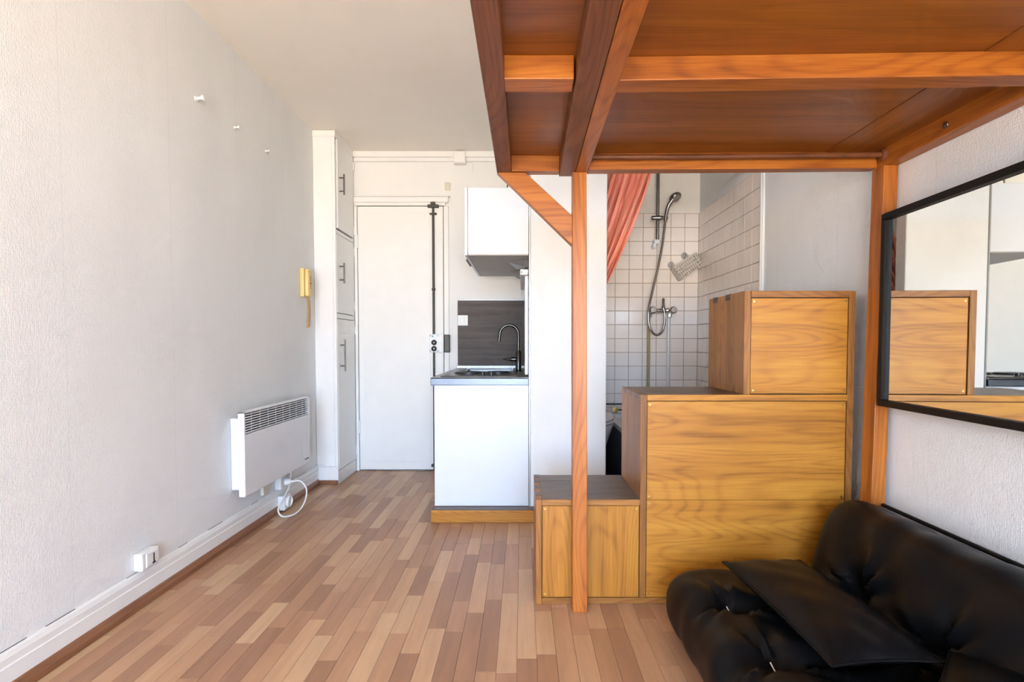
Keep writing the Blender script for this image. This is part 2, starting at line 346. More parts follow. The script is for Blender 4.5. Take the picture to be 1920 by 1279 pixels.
# tiles, one mesh
T = .103
def tile_mesh():
    bm = B(); h = .0499; c = .0025
    a = [bm.verts.new((x*h, 0, z*h)) for x, z in ((-1, -1), (1, -1), (1, 1), (-1, 1))]
    b_ = [bm.verts.new((x*h, -.0065, z*h)) for x, z in ((-1, -1), (1, -1), (1, 1), (-1, 1))]
    d = [bm.verts.new((x*(h-c), -.008, z*(h-c))) for x, z in ((-1, -1), (1, -1), (1, 1), (-1, 1))]
    for i in range(4):
        j = (i+1) % 4; bm.faces.new((a[i], a[j], b_[j], b_[i])); bm.faces.new((b_[i], b_[j], d[j], d[i]))
    bm.faces.new(d); me = bpy.data.meshes.new('tile'); bm.to_mesh(me); bm.free(); me.materials.append(M['tile']); return me
TM = tile_mesh()
def tile(parent, loc, rz):
    o = bpy.data.objects.new('tile', TM); COL.objects.link(o); o.parent = parent
    o.location = Vector(loc)-Vector(parent['_w']); o.rotation_euler = (random.uniform(-.004, .004), 0, rz+random.uniform(-.004, .004))
for r in range(16):
    z = 1.971-T/2-r*T
    for c in range(9): tile(ws, (XR-.009-T/2-c*T, SY-.002, z), 0)
    for c in range(10): tile(wr, (XR-.002, SY-.009-T/2-c*T, z), -PI/2)
tr = thing('trim_1', (XR, 2.94, .1), 'narrow white vertical trim strip ending the shower tiles', 'trim', kind='structure')
box('strip', M['gloss'], tr, XR-.012, XR, 2.925, 2.965, 0, ZC, .003); box('bead', M['gloss'], tr, XR-.018, XR-.012, 2.935, 2.95, 0, ZC, .002)
# baseboards
bm = B(); prof = [(0, 0), (.016, 0), (.016, .088), (.0135, .092), (.0135, .112), (.009, .126), (.004, .132), (0, .132)]
def extr(bm, prof, y0, y1, x0, s):
    a = [bm.verts.new((x0+s*p[0], y0, p[1])) for p in prof]; b_ = [bm.verts.new((x0+s*p[0], y1, p[1])) for p in prof]
    n = len(prof)
    for i in range(n): bm.faces.new((a[i], a[(i+1) % n], b_[(i+1) % n], b_[i]))
    bm.faces.new(a); bm.faces.new(b_); bmesh.ops.recalc_face_normals(bm, faces=bm.faces[:])
extr(bm, prof, YF, 3.785, XL, 1)
tag(obj('baseboard_left', bm, M['gloss']), 'worn white moulded baseboard along the long left wall', 'baseboard', kind='structure')
bl = bpy.data.objects['baseboard_left']; bm = B(); cr = random.Random(3); y = .6
while y < 3.7:
    ln = cr.uniform(.02, .16); h = cr.uniform(.0003, .0011); zz = .1318+cr.uniform(-.001, .0015)
    bx(bm, XL+.002, XL+.0052, y, y+ln, zz, zz+h); y += ln+cr.uniform(.02, .3)
o = obj('paint_cracks', bm, M['crack'], bl); o['kind'] = 'stuff'
bm = B(); extr(bm, [(.016, .001), (.032, .001), (.030, .02), (.022, .036), (.016, .04)], YF, 3.77, XL, 1)
tag(obj('trim_2', bm, M['strip']), 'brown wooden floor strip at the foot of the white baseboard', 'trim', kind='structure')
tag(box('trim_3', M['strip'], None, XL+.016, -1.315, 3.772, 3.784, .001, .03, .003), 'short brown floor strip in front of the cupboard', 'trim', kind='structure')
# cornice and door casing on the end wall
co = thing('trim_4', (-.4, YB, 2.42), 'white stepped cornice strip above the entrance door', 'trim', kind='structure')
box('band', M['gloss'], co, -1.315, .045, YB-.03, YB, 2.455, ZC, .003); box('band', M['gloss'], co, -1.315, .045, YB-.016, YB, 2.425, 2.457, .004)
li = thing('trim_5', (-.9, YB, 2.09), 'white door lintel moulding over the entrance door', 'trim', kind='structure')
box('band', M['gloss'], li, -1.315, -.575, YB-.035, YB, 2.105, 2.15, .006); box('band', M['gloss'], li, -1.315, -.60, YB-.022, YB, 2.082, 2.107, .003)
box('band', M['gloss'], li, -1.315, -.56, YB-.045, YB, 2.148, 2.158, .003)
# entrance door
dr = thing('door_1', (-.95, YB, 0), 'plain white painted entrance door with iron bolt rod', 'door', kind='structure')
box('crack_gap', M['slot'], dr, -1.312, -.60, YB-.004, YB+.001, .002, 2.082, 0)
box('leaf', M['door'], dr, -1.285, -.618, YB-.022, YB-.003, .008, 2.076, .003)
box('field_panel', M['door'], dr, -1.245, -.72, YB-.0245, YB-.02, .075, 2.02, .0015)
box('jamb', M['door'], dr, -1.312, -1.289, YB-.026, YB, 0, 2.08, .003); box('jamb', M['door'], dr, -.614, -.575, YB-.018, YB, 0, 2.08, .003)
for z in (1.80, .35):
    hg = obj('hinge', cyl(B(), (-1.287, YB-.03, z-.05), (-1.287, YB-.03, z+.05), .008), M['door'], dr, smooth=True)
bo = thing('espagnolette_bolt', (-.69, YB-.03, 0), 'dark iron bolt rod running full height on the white door', 'bolt')
bm = B(); cyl(bm, (-.692, YB-.036, .012), (-.692, YB-.036, .938), .0085); obj('lower_rod', bm, M['iron'], bo, smooth=True)
bm = B(); cyl(bm, (-.692, YB-.036, 1.082), (-.692, YB-.036, 2.095), .0095); obj('upper_rod', bm, M['iron'], bo, smooth=True)
bm = B(); bx(bm, -.735, -.648, YB-.05, YB-.022, 2.062, 2.085, .004); bx(bm, -.71, -.674, YB-.055, YB-.03, 2.08, 2.104, .004); bx(bm, -.72, -.664, YB-.045, YB-.024, 2.008, 2.022, .003)
obj('top_catch', bm, M['iron'], bo)
bm = B(); bx(bm, -.716, -.668, YB-.05, YB-.022, .035, .055, .003); obj('foot_catch', bm, M['iron'], bo)
for z in (1.42, .70): obj('collar', lathe(B(), (-.692, YB-.036, z), (0, 0, 1), [(.009, 0), (.015, .006), (.015, .016), (.009, .022)]), M['iron'], bo, smooth=True)
lk = thing('door_lock', (-.66, YB-.03, .94), 'white lock box with two black knobs on the door edge', 'lock')
box('case', M['plast'], lk, -.722, -.613, YB-.062, YB-.022, .94, 1.08, .003)
box('keeper', M['iron'], lk, -.611, -.566, YB-.055, YB-.018, .938, 1.077, .006, 2)
for z in (1.015, .967): 
    k = obj('knob', lathe(B(), (-.686, YB-.062, z), (0, -1, 0), [(.021, 0), (.021, .008), (.016, .012), (.001, .012)]), M['black'], lk, smooth=True)
    obj('cylinder', lathe(B(), (-.686, YB-.073, z), (0, -1, 0), [(.004, 0), (.004, .002), (.001, .002)], 10), M['plast'], k)
for x in (-.716, -.655):
    for z in (.95, 1.068): obj('screw', lathe(B(), (x, YB-.0618, z), (0, -1, 0), [(.004, 0), (.004, .002), (.001, .002)], 8), M['black'], lk)
box('blue_mark', plain('blue_print', (.03, .30, .38), .5), lk, -.704, -.692, YB-.0628, YB-.0618, 1.058, 1.068, 0)

# floor planks: individual strips that show, the rest joined
PW = .0632
def plank_bm(bm, x0, x1, y0, y1, z=0):
    g = .00035; c = .0006
    p = [(x0+g, y0+g), (x1-g, y0+g), (x1-g, y1-g), (x0+g, y1-g)]; q = [(x0+g+c, y0+g+c), (x1-g-c, y0+g+c), (x1-g-c, y1-g-c), (x0+g+c, y1-g-c)]
    a = [bm.verts.new((x, y, -.009)) for x, y in p]; b_ = [bm.verts.new((x, y, z-.0005)) for x, y in p]; d = [bm.verts.new((x, y, z)) for x, y in q]
    for i in range(4):
        j = (i+1) % 4; bm.faces.new((a[i], a[j], b_[j], b_[i])); bm.faces.new((b_[i], b_[j], d[j], d[i]))
    bm.faces.new(d)
rng = random.Random(11); vis = []; hid = []
x = XL; ci = 0
while x < XR-.001:
    x1 = min(x+PW, XR); y = YF+rng.uniform(-.4, 0)
    while y < YB:
        ln = rng.choice((.22, .28, .34, .34, .40, .46, .52)); y0 = max(y, YF); y1 = min(y+ln, YB); y += ln
        if y1-y0 < .01: continue
        v = y1 > 1.52 and not (x > .06 and y0 > 2.0) and not (x > -.49 and y0 > 3.05) and not (x1 < -1.32 and y0 > 3.79) and not (x1 < XL+.03) and not (x > .62 and y1 < 1.85)
        # narrow wedge seen at the left edge of the picture
        if v and x1 < -.99*y1*1.02: v = False
        (vis if v else hid).append((x, x1, y0, y1))
    x = x1
vis.sort(key=lambda p: p[3]); hid += vis[300:]; vis = vis[:300]
cache = {}
for (x0, x1, y0, y1) in vis:
    key = (round(x1-x0, 4), round(y1-y0, 4))
    if key not in cache:
        bm = B(); plank_bm(bm, -key[0]/2, key[0]/2, -key[1]/2, key[1]/2)
        me = bpy.data.meshes.new('plank'); bm.to_mesh(me); bm.free(); me.materials.append(M['plank']); cache[key] = me
    o = bpy.data.objects.new('plank', cache[key]); COL.objects.link(o); o.parent = fl
    o.location = Vector(((x0+x1)/2, (y0+y1)/2, rng.uniform(-.0002, 0)))-Vector(fl['_w'])
bm = B()
for p in hid: plank_bm(bm, *p)
o = obj('plank_field', bm, M['plank_far'], fl); o['kind'] = 'stuff'

# ================================================================== CUPBOARD on the left
cx = -1.315
cu = thing('cupboard', (-1.39, 4.0, 0), 'tall narrow white built-in cupboard with three handled doors', 'cupboard')
box('body', M['gloss'], cu, XL+.001, cx-.02, 3.787, YB-.001, 0, ZC-.001, .003)
# face frame round the doors
fy0, fy1 = 3.80, 4.195
bm = B(); bx(bm, cx-.02, cx, 3.787, fy0, .001, ZC-.001, .001); bx(bm, cx-.02, cx, fy1, YB-.03, .001, ZC-.001, .001)
bx(bm, cx-.02, cx, fy0, fy1, 2.455, ZC-.001); bx(bm, cx-.02, cx, fy0, fy1, 1.79, 1.815); bx(bm, cx-.02, cx, fy0, fy1, 1.188, 1.222); bx(bm, cx-.02, cx, fy0, fy1, .001, .092)
obj('face_frame', bm, M['gloss'], cu)
box('dark_gap', M['slot'], cu, cx-.0198, cx-.0185, fy0, fy1, .09, 2.456, 0)
box('crown_band', M['gloss'], cu, XL+.001, cx+.006, 3.779, 3.79, 2.455, ZC-.002, .003)
bb = obj('baseboard', extr_b if False else bx(B(), XL+.016, cx+.004, 3.775, 3.787, .03, .125, .003), M['gloss'], cu)
for z0, z1, h0, h1, ajar in ((1.819, 2.450, 2.07, 2.215, .018), (1.227, 1.786, 1.44, 1.585, 0), (.097, 1.183, .805, 1.035, 0)):
    g = .018 if ajar else .004
    a = math.sin(ajar)*(fy1-fy0)
    p = [(cx-.018+a, fy0+g), (cx+.002+a, fy0+g), (cx+.002, fy1-.004), (cx-.018, fy1-.004)]
    bm = hexa(B(), [(x, y, z0+(.008 if ajar else 0)) for x, y in p]+[(x, y, z1) for x, y in p], .0015)
    d = obj('door', bm, M['gloss'], cu)
    hy = fy0+.055; hx = cx+a*.85+.002
    bm = B(); cyl(bm, (hx+.034, hy, h0), (hx+.034, hy, h1), .006)
    for z in (h0+(h1-h0)*.17, h1-(h1-h0)*.17): cyl(bm, (hx-.001, hy, z), (hx+.034, hy, z), .005)
    obj('handle', bm, M['handle'], d, smooth=True)
    for z in (z0+.07, z1-.07): obj('hinge', cyl(B(), (cx+.004, fy1+.002, z-.03), (cx+.004, fy1+.002, z+.03), .006), M['gloss'], d, smooth=True)
tag(obj('thin_cable', tube(B(), [(XL+.02, 3.55, .139), (XL+.022, 3.74, .142), (XL+.05, 3.773, .14), (-1.4, 3.772, .128), (-1.33, 3.772, .133)], .003, 6), M['plast'], smooth=True), 'thin white cable running round the cupboard foot', 'cable')

# ================================================================== LEFT WALL FITTINGS
ra = thing('radiator', (XL, 3.02, .24), 'white electric convector radiator with slatted grille on left wall', 'radiator')
rx = -1.37; ry0, ry1, rz0, rz1 = 2.615, 3.425, .243, .667
box('back_case', M['radiator'], ra, XL+.002, rx-.03, ry0+.055, ry1-.02, rz0+.02, rz1-.04, .003)
bm = B(); bx(bm, rx-.032, rx, ry0, ry1, rz0, rz1-.115, .003); bx(bm, rx-.032, rx, ry0, ry0+.014, rz1-.118, rz1, .003); bx(bm, rx-.032, rx, ry1-.012, ry1, rz1-.118, rz1, .003); bx(bm, rx-.032, rx, ry0, ry1, rz1-.010, rz1, .003)
obj('front_panel', bm, M['radiator'], ra)
box('grille_void', M['slot'], ra, rx-.030, rx-.022, ry0+.01, ry1-.01, rz1-.118, rz1-.008, 0)
for i in range(8):
    z = rz1-.110+i*.0128
    box('slat', M['radiator'], ra, rx-.008, rx-.001, ry0+.012, ry1-.010, z, z+.0058, .001)
for i in range(1, 9):
    y = ry0+(ry1-ry0)*i/9; box('divider', M['radiator'], ra, rx-.0105, rx-.0085, y-.0012, y+.0012, rz1-.116, rz1-.008, 0)
for i in range(6): box('logo_mark', M['black'], ra, rx-.0005, rx+.0006, ry1-.085+i*.0105, ry1-.085+i*.0105+.007, rz0+.028, rz0+.036, 0)
def socket(name, y0, y1, z0, z1, label, depth=.035, xb=XL, mat='plast'):
    t = thing(name, (xb, (y0+y1)/2, z0), label, 'socket')
    box('case', M[mat], t, xb+.001, xb+depth, y0, y1, z0, z1, .006, 2); return t
t = socket('phone_socket', 1.985, 2.08, .14, .207, 'white telephone wall socket with dark T slot', .036)
bm = B(); bx(bm, XL+.0385, XL+.0402, 2.042, 2.048, .152, .192); bx(bm, XL+.0385, XL+.0402, 2.037, 2.053, .152, .158); obj('slot', bm, M['black'], t)
box('cover', M['plast'], t, XL+.03, XL+.039, 2.005, 2.074, .146, .201, .003)
t = socket('power_socket', 3.135, 3.215, .135, .212, 'white socket with plug under the radiator', .04)
tag(t, t['label'])
pl = thing('plug', (XL+.05, 3.18, .17), 'white plug feeding the radiator cable', 'plug')
obj('plug_body', lathe(B(), (XL+.041, 3.18, .175), (1, .25, 0), [(.021, 0), (.023, .006), (.022, .024), (.013, .036), (.0075, .040), (.006, .055)], 16), M['plast'], pl, smooth=True)
cabp = [(XL+.092, 3.192, .175), (XL+.13, 3.205, .17), (XL+.165, 3.20, .12), (XL+.165, 3.16, .05), (XL+.145, 3.085, .012), (XL+.10, 3.02, .016), (XL+.065, 3.04, .05), (XL+.06, 3.12, .09), (XL+.06, 3.20, .14), (XL+.055, 3.235, .20), (XL+.05, 3.24, .262)]
obj('cord', tube(B(), cabp, .0045, 8), M['plast'], pl, smooth=True)
t = socket('wall_socket', 3.135, 3.225, .012, .098, 'white round-faced socket low on the baseboard', .045, XL+.016)
obj('face', lathe(B(), (XL+.06, 3.185, .056), (1, 0, 0), [(.034, 0), (.034, .012), (.028, .015), (.026, .008), (.001, .008)], 24), M['plast'], t, smooth=True)
tag(box('junction_box', M['ivory'], None, XL+.001, XL+.02, 2.965, 3.015, .15, .225, .003), 'small ivory junction box under the radiator', 'junction box')
# intercom handset
ic = thing('intercom_handset', (XL, 3.57, 1.31), 'yellowed intercom handset with coiled cord beside the cupboard', 'intercom')
box('base', M['yellow'], ic, XL+.001, XL+.03, 3.535, 3.625, 1.315, 1.505, .008, 2)
bm = B(); bx(bm, XL+.03, XL+.058, 3.54, 3.615, 1.318, 1.502, .012, 3); obj('handset', bm, M['yellow'], ic, smooth=True)
bm = B(); bx(bm, XL+.0565, XL+.0592, 3.576, 3.580, 1.37, 1.46); bx(bm, XL+.0565, XL+.0592, 3.56, 3.60, 1.405, 1.409); obj('groove', bm, plain('groove_brown', srgb(150, 110, 60), .6), ic)
pts = []
for i in range(26*8):
    a = 2*PI*i/8; z = 1.312-.20*i/(26*8); pts.append((XL+.04+.010*math.cos(a), 3.578+.012*math.sin(a)+.008*math.sin(i*.02), z))
obj('coiled_cord', tube(B(), pts, .0028, 5, smooth=False), M['ocord'], ic, smooth=True)
for y, z, s, lb in ((2.441, 2.105, 1.5, 'largest white wall peg, nearest of the three on left wall'), (2.764, 2.107, 1.0, 'middle white wall peg of the three on left wall'), (3.095, 2.107, .8, 'smallest white wall peg, nearest the cupboard')):
    p = thing('wall_peg', (XL, y, z), lb, 'peg', 'pegs on the left wall')
    obj('plug_flange', lathe(B(), (XL+.0005, y, z), (1, 0, 0), [(.008*s, 0), (.008*s, .003), (.005*s, .005)], 12), M['plast'], p, smooth=True)
    obj('pin', lathe(B(), (XL+.004, y, z), (1, 0, .15), [(.005*s, 0), (.0045*s, .016*s), (.008*s, .018*s), (.008*s, .024*s), (.001, .026*s)], 10), M['plast'], p, smooth=True)
# boxes over the door
jb = thing('ceiling_junction_box', (-.485, YB-.03, 2.39), 'white junction box on the cornice above the door', 'junction box')
box('case', M['gloss'], jb, -.53, -.437, YB-.06, YB, 2.398, 2.49, .004); box('lid', M['gloss'], jb, -.524, -.443, YB-.064, YB-.058, 2.404, 2.484, .002)
bm = tube(B(), [(-.437, YB-.006, 2.425), (-.40, YB-.006, 2.42), (-.385, YB-.006, 2.40), (-.385, YB-.006, 2.34)], .003, 6); obj('lead', bm, M['gloss'], jb, smooth=True)
t = thing('door_chime', (-.58, YB, 2.20), 'tiny ivory box on the wall above the door lintel', 'chime')
box('case', M['ivory'], t, -.603, -.560, YB-.022, YB, 2.205, 2.262, .004); box('grille', M['ivory'], t, -.594, -.569, YB-.025, YB-.021, 2.215, 2.252, .002)

# ================================================================== KITCHENETTE
kx0, kx1 = -.50, .036
kb = thing('kitchen_base_unit', (-.23, 3.6, .075), 'white kitchen base unit showing its plain side panel', 'cabinet')
box('side_panel', M['lam'], kb, kx0, kx1, KY, KY+.018, .076, .77, .001)
box('carcass', M['lam'], kb, kx0+.02, kx1, KY+.018, YB-.002, .12, .665, 0)
for i, (a, b_) in enumerate(((KY+.02, 3.61), (3.614, YB-.03))):
    d = box('door', M['lam'], kb, kx0, kx0+.018, a, b_, .13, .762, .001)
    obj('handle', tube(B(), [(kx0+.001, b_-.05, .70), (kx0-.025, b_-.05, .70), (kx0-.025, b_-.05, .58), (kx0+.001, b_-.05, .58)], .005, 8, smooth=False), M['handle'], d)
wt = thing('steel_worktop', (-.24, 3.6, .77), 'stainless steel worktop with hob and sink', 'worktop')
wx0, wx1, wy0, wy1, wzt = -.518, .036, KY-.014, YB-.002, .812
sx0, sx1, sy0, sy1 = -.40, -.08, 3.62, 4.08
bm = B(); bx(bm, wx0, wx1, wy0, sy0, wzt-.006, wzt); bx(bm, wx0, wx1, sy1, wy1, wzt-.006, wzt); bx(bm, wx0, sx0, sy0, sy1, wzt-.006, wzt); bx(bm, sx1, wx1, sy0, sy1, wzt-.006, wzt)
obj('top_plate', bm, M['steel'], wt)
bm = B(); bx(bm, wx0, wx1, wy0, wy0+.004, .771, wzt+.001, .0015); bx(bm, wx0, wx0+.004, wy0, wy1, .771, wzt+.001, .0015); bx(bm, wx0, wx1, wy0, wy1, .768, .7705)
obj('front_lip', bm, plain('polished_steel_lip', (.11, .13, .16), .32, metal=1, bump=.5, bscale=9), wt)
bm = B(); bx(bm, wx0, wx1, wy1-.012, wy1, wzt, wzt+.022, .003); obj('back_upstand', bm, M['steel'], wt)
bm = B()
bx(bm, sx0-.003, sx0, sy0, sy1, wzt-.13, wzt-.002); bx(bm, sx1, sx1+.003, sy0, sy1, wzt-.13, wzt-.002); bx(bm, sx0, sx1, sy0-.003, sy0, wzt-.13, wzt-.002); bx(bm, sx0, sx1, sy1, sy1+.003, wzt-.13, wzt-.002); bx(bm, sx0, sx1, sy0, sy1, wzt-.133, wzt-.13)
sk = obj('sink_bowl', bm, M['steel'], wt)
bm = B()
for q in ((sx0-.012, sx1+.012, sy0-.012, sy0), (sx0-.012, sx1+.012, sy1, sy1+.012), (sx0-.012, sx0, sy0, sy1), (sx1, sx1+.012, sy0, sy1)): bx(bm, *q, wzt-.001, wzt+.006, .002)
obj('sink_rim', bm, M['chrome'], sk)
obj('drain', lathe(B(), (-.24, 3.85, wzt-.130), (0, 0, 1), [(.04, 0), (.04, .003), (.03, .004), (.028, .001), (.001, .001)], 20), M['chrome'], sk, smooth=True)
hp = box('hob_plate', M['hob'], wt, -.47, -.03, 3.06, 3.52, wzt, wzt+.008, .003)
for x, y, r in ((-.33, 3.32, .085), (-.15, 3.35, .07)):
    obj('hotplate', lathe(B(), (x, y, wzt+.008), (0, 0, 1), [(r+.008, 0), (r+.008, .003), (r, .004), (r, .010), (r-.01, .012), (.02, .012), (.018, .009), (.001, .009)], 28), M['black'], hp, smooth=True)
for x in (-.228, -.178):
    obj('hob_knob', lathe(B(), (x, 3.085, wzt+.008), (0, 0, 1), [(.017, 0), (.017, .004), (.013, .006), (.012, .020), (.001, .021)], 16), M['black'], hp, smooth=True)
for i in range(9): cyl_bm = cyl(B(), (-.16+i*.014, 3.575, wzt), (-.16+i*.014, 3.575, wzt+.012), .0045, .003, 8); obj('rack_pin', cyl_bm, M['dchrome'], wt)
# tap
tp = thing('kitchen_tap', (-.026, 3.70, wzt), 'chrome gooseneck mixer tap at the sink', 'tap')
tx, ty = -.026, 3.70
obj('base', lathe(B(), (tx, ty, wzt), (0, 0, 1), [(.028, 0), (.028, .006), (.021, .010), (.021, .135), (.018, .14), (.013, .145)], 20), M['tapchrome'], tp, smooth=True)
arc = [(tx, ty, .95), (tx, ty, 1.06)]+[(tx-.064+.064*math.cos(a), ty, 1.07+.064*math.sin(a)) for a in [PI*i/10 for i in range(11)]]+[(tx-.135, ty, 1.02)]
obj('spout', tube(B(), arc, .011, 12, 4), M['tapchrome'], tp, smooth=True)
bm = B(); lathe(bm, (tx-.018, ty-.005, .898), (-1, 0, 0), [(.016, 0), (.017, .03), (.011, .036), (.010, .05), (.004, .085), (.003, .09)], 14); obj('lever', bm, M['tapchrome'], tp, smooth=True)
# backsplash, switch
bs = thing('backsplash', (-.25, YB-.01, .835), 'dark grey woodgrain splashback panel behind the sink', 'panel')
box('panel', M['splash'], bs, -.508, .032, YB-.012, YB-.001, .836, 1.345, .001); box('top_edge', M['lam'], bs, -.508, .032, YB-.014, YB-.001, 1.345, 1.356, .001)
sw = thing('light_switch', (-.465, YB-.02, 1.15), 'white light switch on the grey splashback', 'switch')
box('plate', M['plast'], sw, -.506, -.426, YB-.022, YB-.012, 1.148, 1.23, .003); box('rocker', M['plast'], sw, -.484, -.448, YB-.027, YB-.021, 1.17, 1.208, .002)
# wall cabinet
wc = thing('kitchen_wall_cabinet', (-.13, 3.5, 1.504), 'white kitchen wall cabinet above the sink', 'cabinet')
cy1 = 3.96
box('carcass', M['lam'], wc, -.305, .036, KY, cy1, 1.508, 1.879, .001)
box('underside', M['lamgrey'], wc, -.303, .034, KY+.004, cy1-.002, 1.503, 1.508, 0)
d = box('door', M['lam'], wc, -.324, -.307, KY-.001, cy1, 1.502, 1.882, .0015)
bm = B(); tube(bm, [(-.347, 3.32, 1.528), (-.347, 3.60, 1.528)], .006, 10, smooth=False); cyl(bm, (-.322, 3.36, 1.528), (-.347, 3.36, 1.528), .005); cyl(bm, (-.322, 3.56, 1.528), (-.347, 3.56, 1.528), .005)
obj('handle', bm, M['handle'], d, smooth=True)
for x, y in ((-.25, KY+.07), (-.24, cy1-.06)): obj('screw_cap', lathe(B(), (x, y, 1.503), (0, 0, -1), [(.006, 0), (.005, .002), (.001, .0025)], 10), M['lamgrey'], wc)
tag(obj('ceiling_hook', tube(B(), [(-.085, 3.10, 1.882), (-.085, 3.10, 1.91), (-.078, 3.10, 1.925), (-.07, 3.10, 1.915)], .004, 6), M['iron'], smooth=True), 'small dark hook standing on the wall cabinet top', 'hook')
for y, lb in ((3.16, 'triangular steel lamp under the wall cabinet, nearer one'), (3.60, 'triangular steel lamp under the wall cabinet, farther one')):
    t = thing('cabinet_lamp', (-.02, y+.1, 1.46), lb, 'lamp', 'lamps under the wall cabinet')
    p = [(.034, y), (.034, y+.20), (-.085, y+.12)]
    q = [(.034, y+.01), (.034, y+.19), (-.03, y+.11)]
    bm = B(); a = [bm.verts.new((x, yy, 1.502)) for x, yy in p]; b_ = [bm.verts.new((x, yy, 1.455)) for x, yy in q]
    for i in range(3): bm.faces.new((a[i], a[(i+1) % 3], b_[(i+1) % 3], b_[i]))
    bm.faces.new(a); bm.faces.new(b_[::-1]); bmesh.ops.recalc_face_normals(bm, faces=bm.faces[:])
    obj('housing', bm, M['steel'], t)
    box('rocker_switch', M['black'], t, .002, .02, y+.035, y+.05, 1.472, 1.49, .001)
# slim white panel standing on the worktop against the recess side
t = thing('side_panel', (.02, 3.45, .83), 'slim white panel with rounded cap standing right of the sink', 'panel')
box('sheet', M['lam'], t, .016, .036, 3.12, 3.95, .822, 1.40, .002)
box('cap', M['plast'], t, -.012, .036, 3.10, 3.97, 1.402, 1.436, .006, 2)
obj('cap_screw', lathe(B(), (-.002, 3.1, 1.418), (0, -1, 0), [(.004, 0), (.004, .002), (.001, .002)], 8), M['black'], t)
# plinth timber
pb = thing('plinth_beam', (-.22, 2.98, 0), 'short wooden beam lying under the kitchen unit', 'beam')
box('timber', M['loft']['X'] if False else M['oak']['X'], pb, -.512, .20, 2.955, 3.10, 0.0, .072, .004, 2)
box('worn_top', M['tread']['X'], pb, -.508, .198, 2.957, 3.023, .071, .0745, .001)

# ================================================================== SHOWER
FY = SY-.008
sr = thing('shower_set', (.99, FY, 1.0), 'chrome hand shower on a riser rail with hose and mixer', 'shower')
ry = 3.93
obj('riser_rail', cyl(B(), (.99, ry, 1.765), (.99, ry, 2.42), .0125), M['dchrome'], sr, smooth=True)
bm = B(); bx(bm, .965, 1.005, ry-.01, FY, 1.735, 1.768, .004); bx(bm, .957, .983, ry-.012, FY, 1.705, 1.74, .006); obj('lower_bracket', bm, M['plast'], sr)
obj('slider', lathe(B(), (.938, ry-.022, 1.918), (1, 0, 0), [(.012, 0), (.016, .004), (.016, .035), (.019, .04), (.019, .075), (.014, .08), (.014, .118), (.010, .12)], 16), M['dchrome'], sr, smooth=True)
hd = obj('hand_shower', tube(B(), [(1.038, ry-.03, 1.89), (1.043, ry-.03, 1.94), (1.058, ry-.035, 2.0), (1.085, ry-.045, 2.045)], lambda t: .012+.004*t, 12), M['dchrome'], sr, smooth=True)
obj('spray_head', lathe(B(), (1.10, ry-.035, 2.075), (.35, -.35, -.87), [(.012, -.012), (.035, -.004), (.045, .008), (.045, .022), (.040, .028), (.001, .028)], 24), M['dchrome'], hd, smooth=True)
hose = [(1.038, ry-.03, 1.895), (1.03, ry-.03, 1.82), (1.018, ry-.03, 1.72), (.985, ry-.035, 1.55), (.945, ry-.04, 1.38), (.918, ry-.05, 1.25), (.92, ry-.05, 1.15), (.95, ry-.05, 1.085), (.985, ry-.05, 1.07), (1.02, ry-.05, 1.10), (1.035, ry-.05, 1.18), (1.028, ry-.05, 1.26), (1.025, ry-.05, 1.30)]
obj('hose', tube(B(), hose, .0085, 10, 8), M['dchrome'], sr, smooth=True)
mxb = obj('mixer_body', lathe(B(), (.92, ry-.01, 1.248), (1, 0, 0), [(.014, 0), (.022, .01), (.022, .04), (.018, .045), (.018, .13), (.022, .135), (.022, .17), (.016, .18)], 18), M['chrome'], sr, smooth=True)
for x in (.945, 1.095): obj('handwheel', lathe(B(), (x, ry-.025, 1.25), (.15, -1, 0), [(.018, 0), (.028, .006), (.028, .026), (.020, .032), (.001, .032)], 8), M['chrome'], mxb)
for x in (.938, 1.085): obj('union_nut', lathe(B(), (x, ry, 1.232), (0, 0, -1), [(.013, 0), (.017, .008), (.017, .03), (.012, .036)], 8), M['chrome'], mxb)
obj('outlet', lathe(B(), (1.024, ry-.05, 1.255), (0, 0, 1), [(.013, 0), (.014, .02), (.009, .03), (.010, .075), (.006, .08)], 12), M['dchrome'], mxb, smooth=True)
tag(obj('supply_pipe', cyl(B(), (.938, ry+.03, .49), (.938, ry+.03, 1.20), .011), M['brasspipe'], smooth=True), 'yellowish supply pipe below the shower mixer, left one', 'pipe', 'pipes below the shower mixer')
tag(obj('supply_pipe', cyl(B(), (1.085, ry+.03, .49), (1.085, ry+.03, 1.20), .011), M['porc'], smooth=True), 'white supply pipe below the shower mixer, right one', 'pipe', 'pipes below the shower mixer')
# suction basket
bk = thing('shower_basket', (1.21, FY-.02, 1.578), 'pale plastic lattice basket hanging askew on suction cups', 'basket')
A = math.radians(34); ca, sa = math.cos(A), math.sin(A)
def bp_(u, y, v): return (1.212+ca*u-sa*v, y, 1.570+sa*u+ca*v)
def bar(bm, p, q, r=.0035): cyl(bm, bp_(*p), bp_(*q), r, seg=6)
W, Hh, D0, D1 = .098, .052, FY-.012, FY-.085
bm = B()
for i in range(12):
    u = -W+2*W*i/11; bar(bm, (u, D1, -Hh), (u, D1, Hh)); bar(bm, (u, D0, -Hh), (u, D0, Hh)); bar(bm, (u, D1, -Hh), (u, D0, -Hh))
for j in range(5):
    v = -Hh+2*Hh*j/4
    for (a, b_) in (((-W, D1), (W, D1)), ((-W, D0), (W, D0)), ((-W, D0), (-W, D1)), ((W, D0), (W, D1))): bar(bm, (a[0], a[1], v), (b_[0], b_[1], v), .005 if j == 4 else .0038)
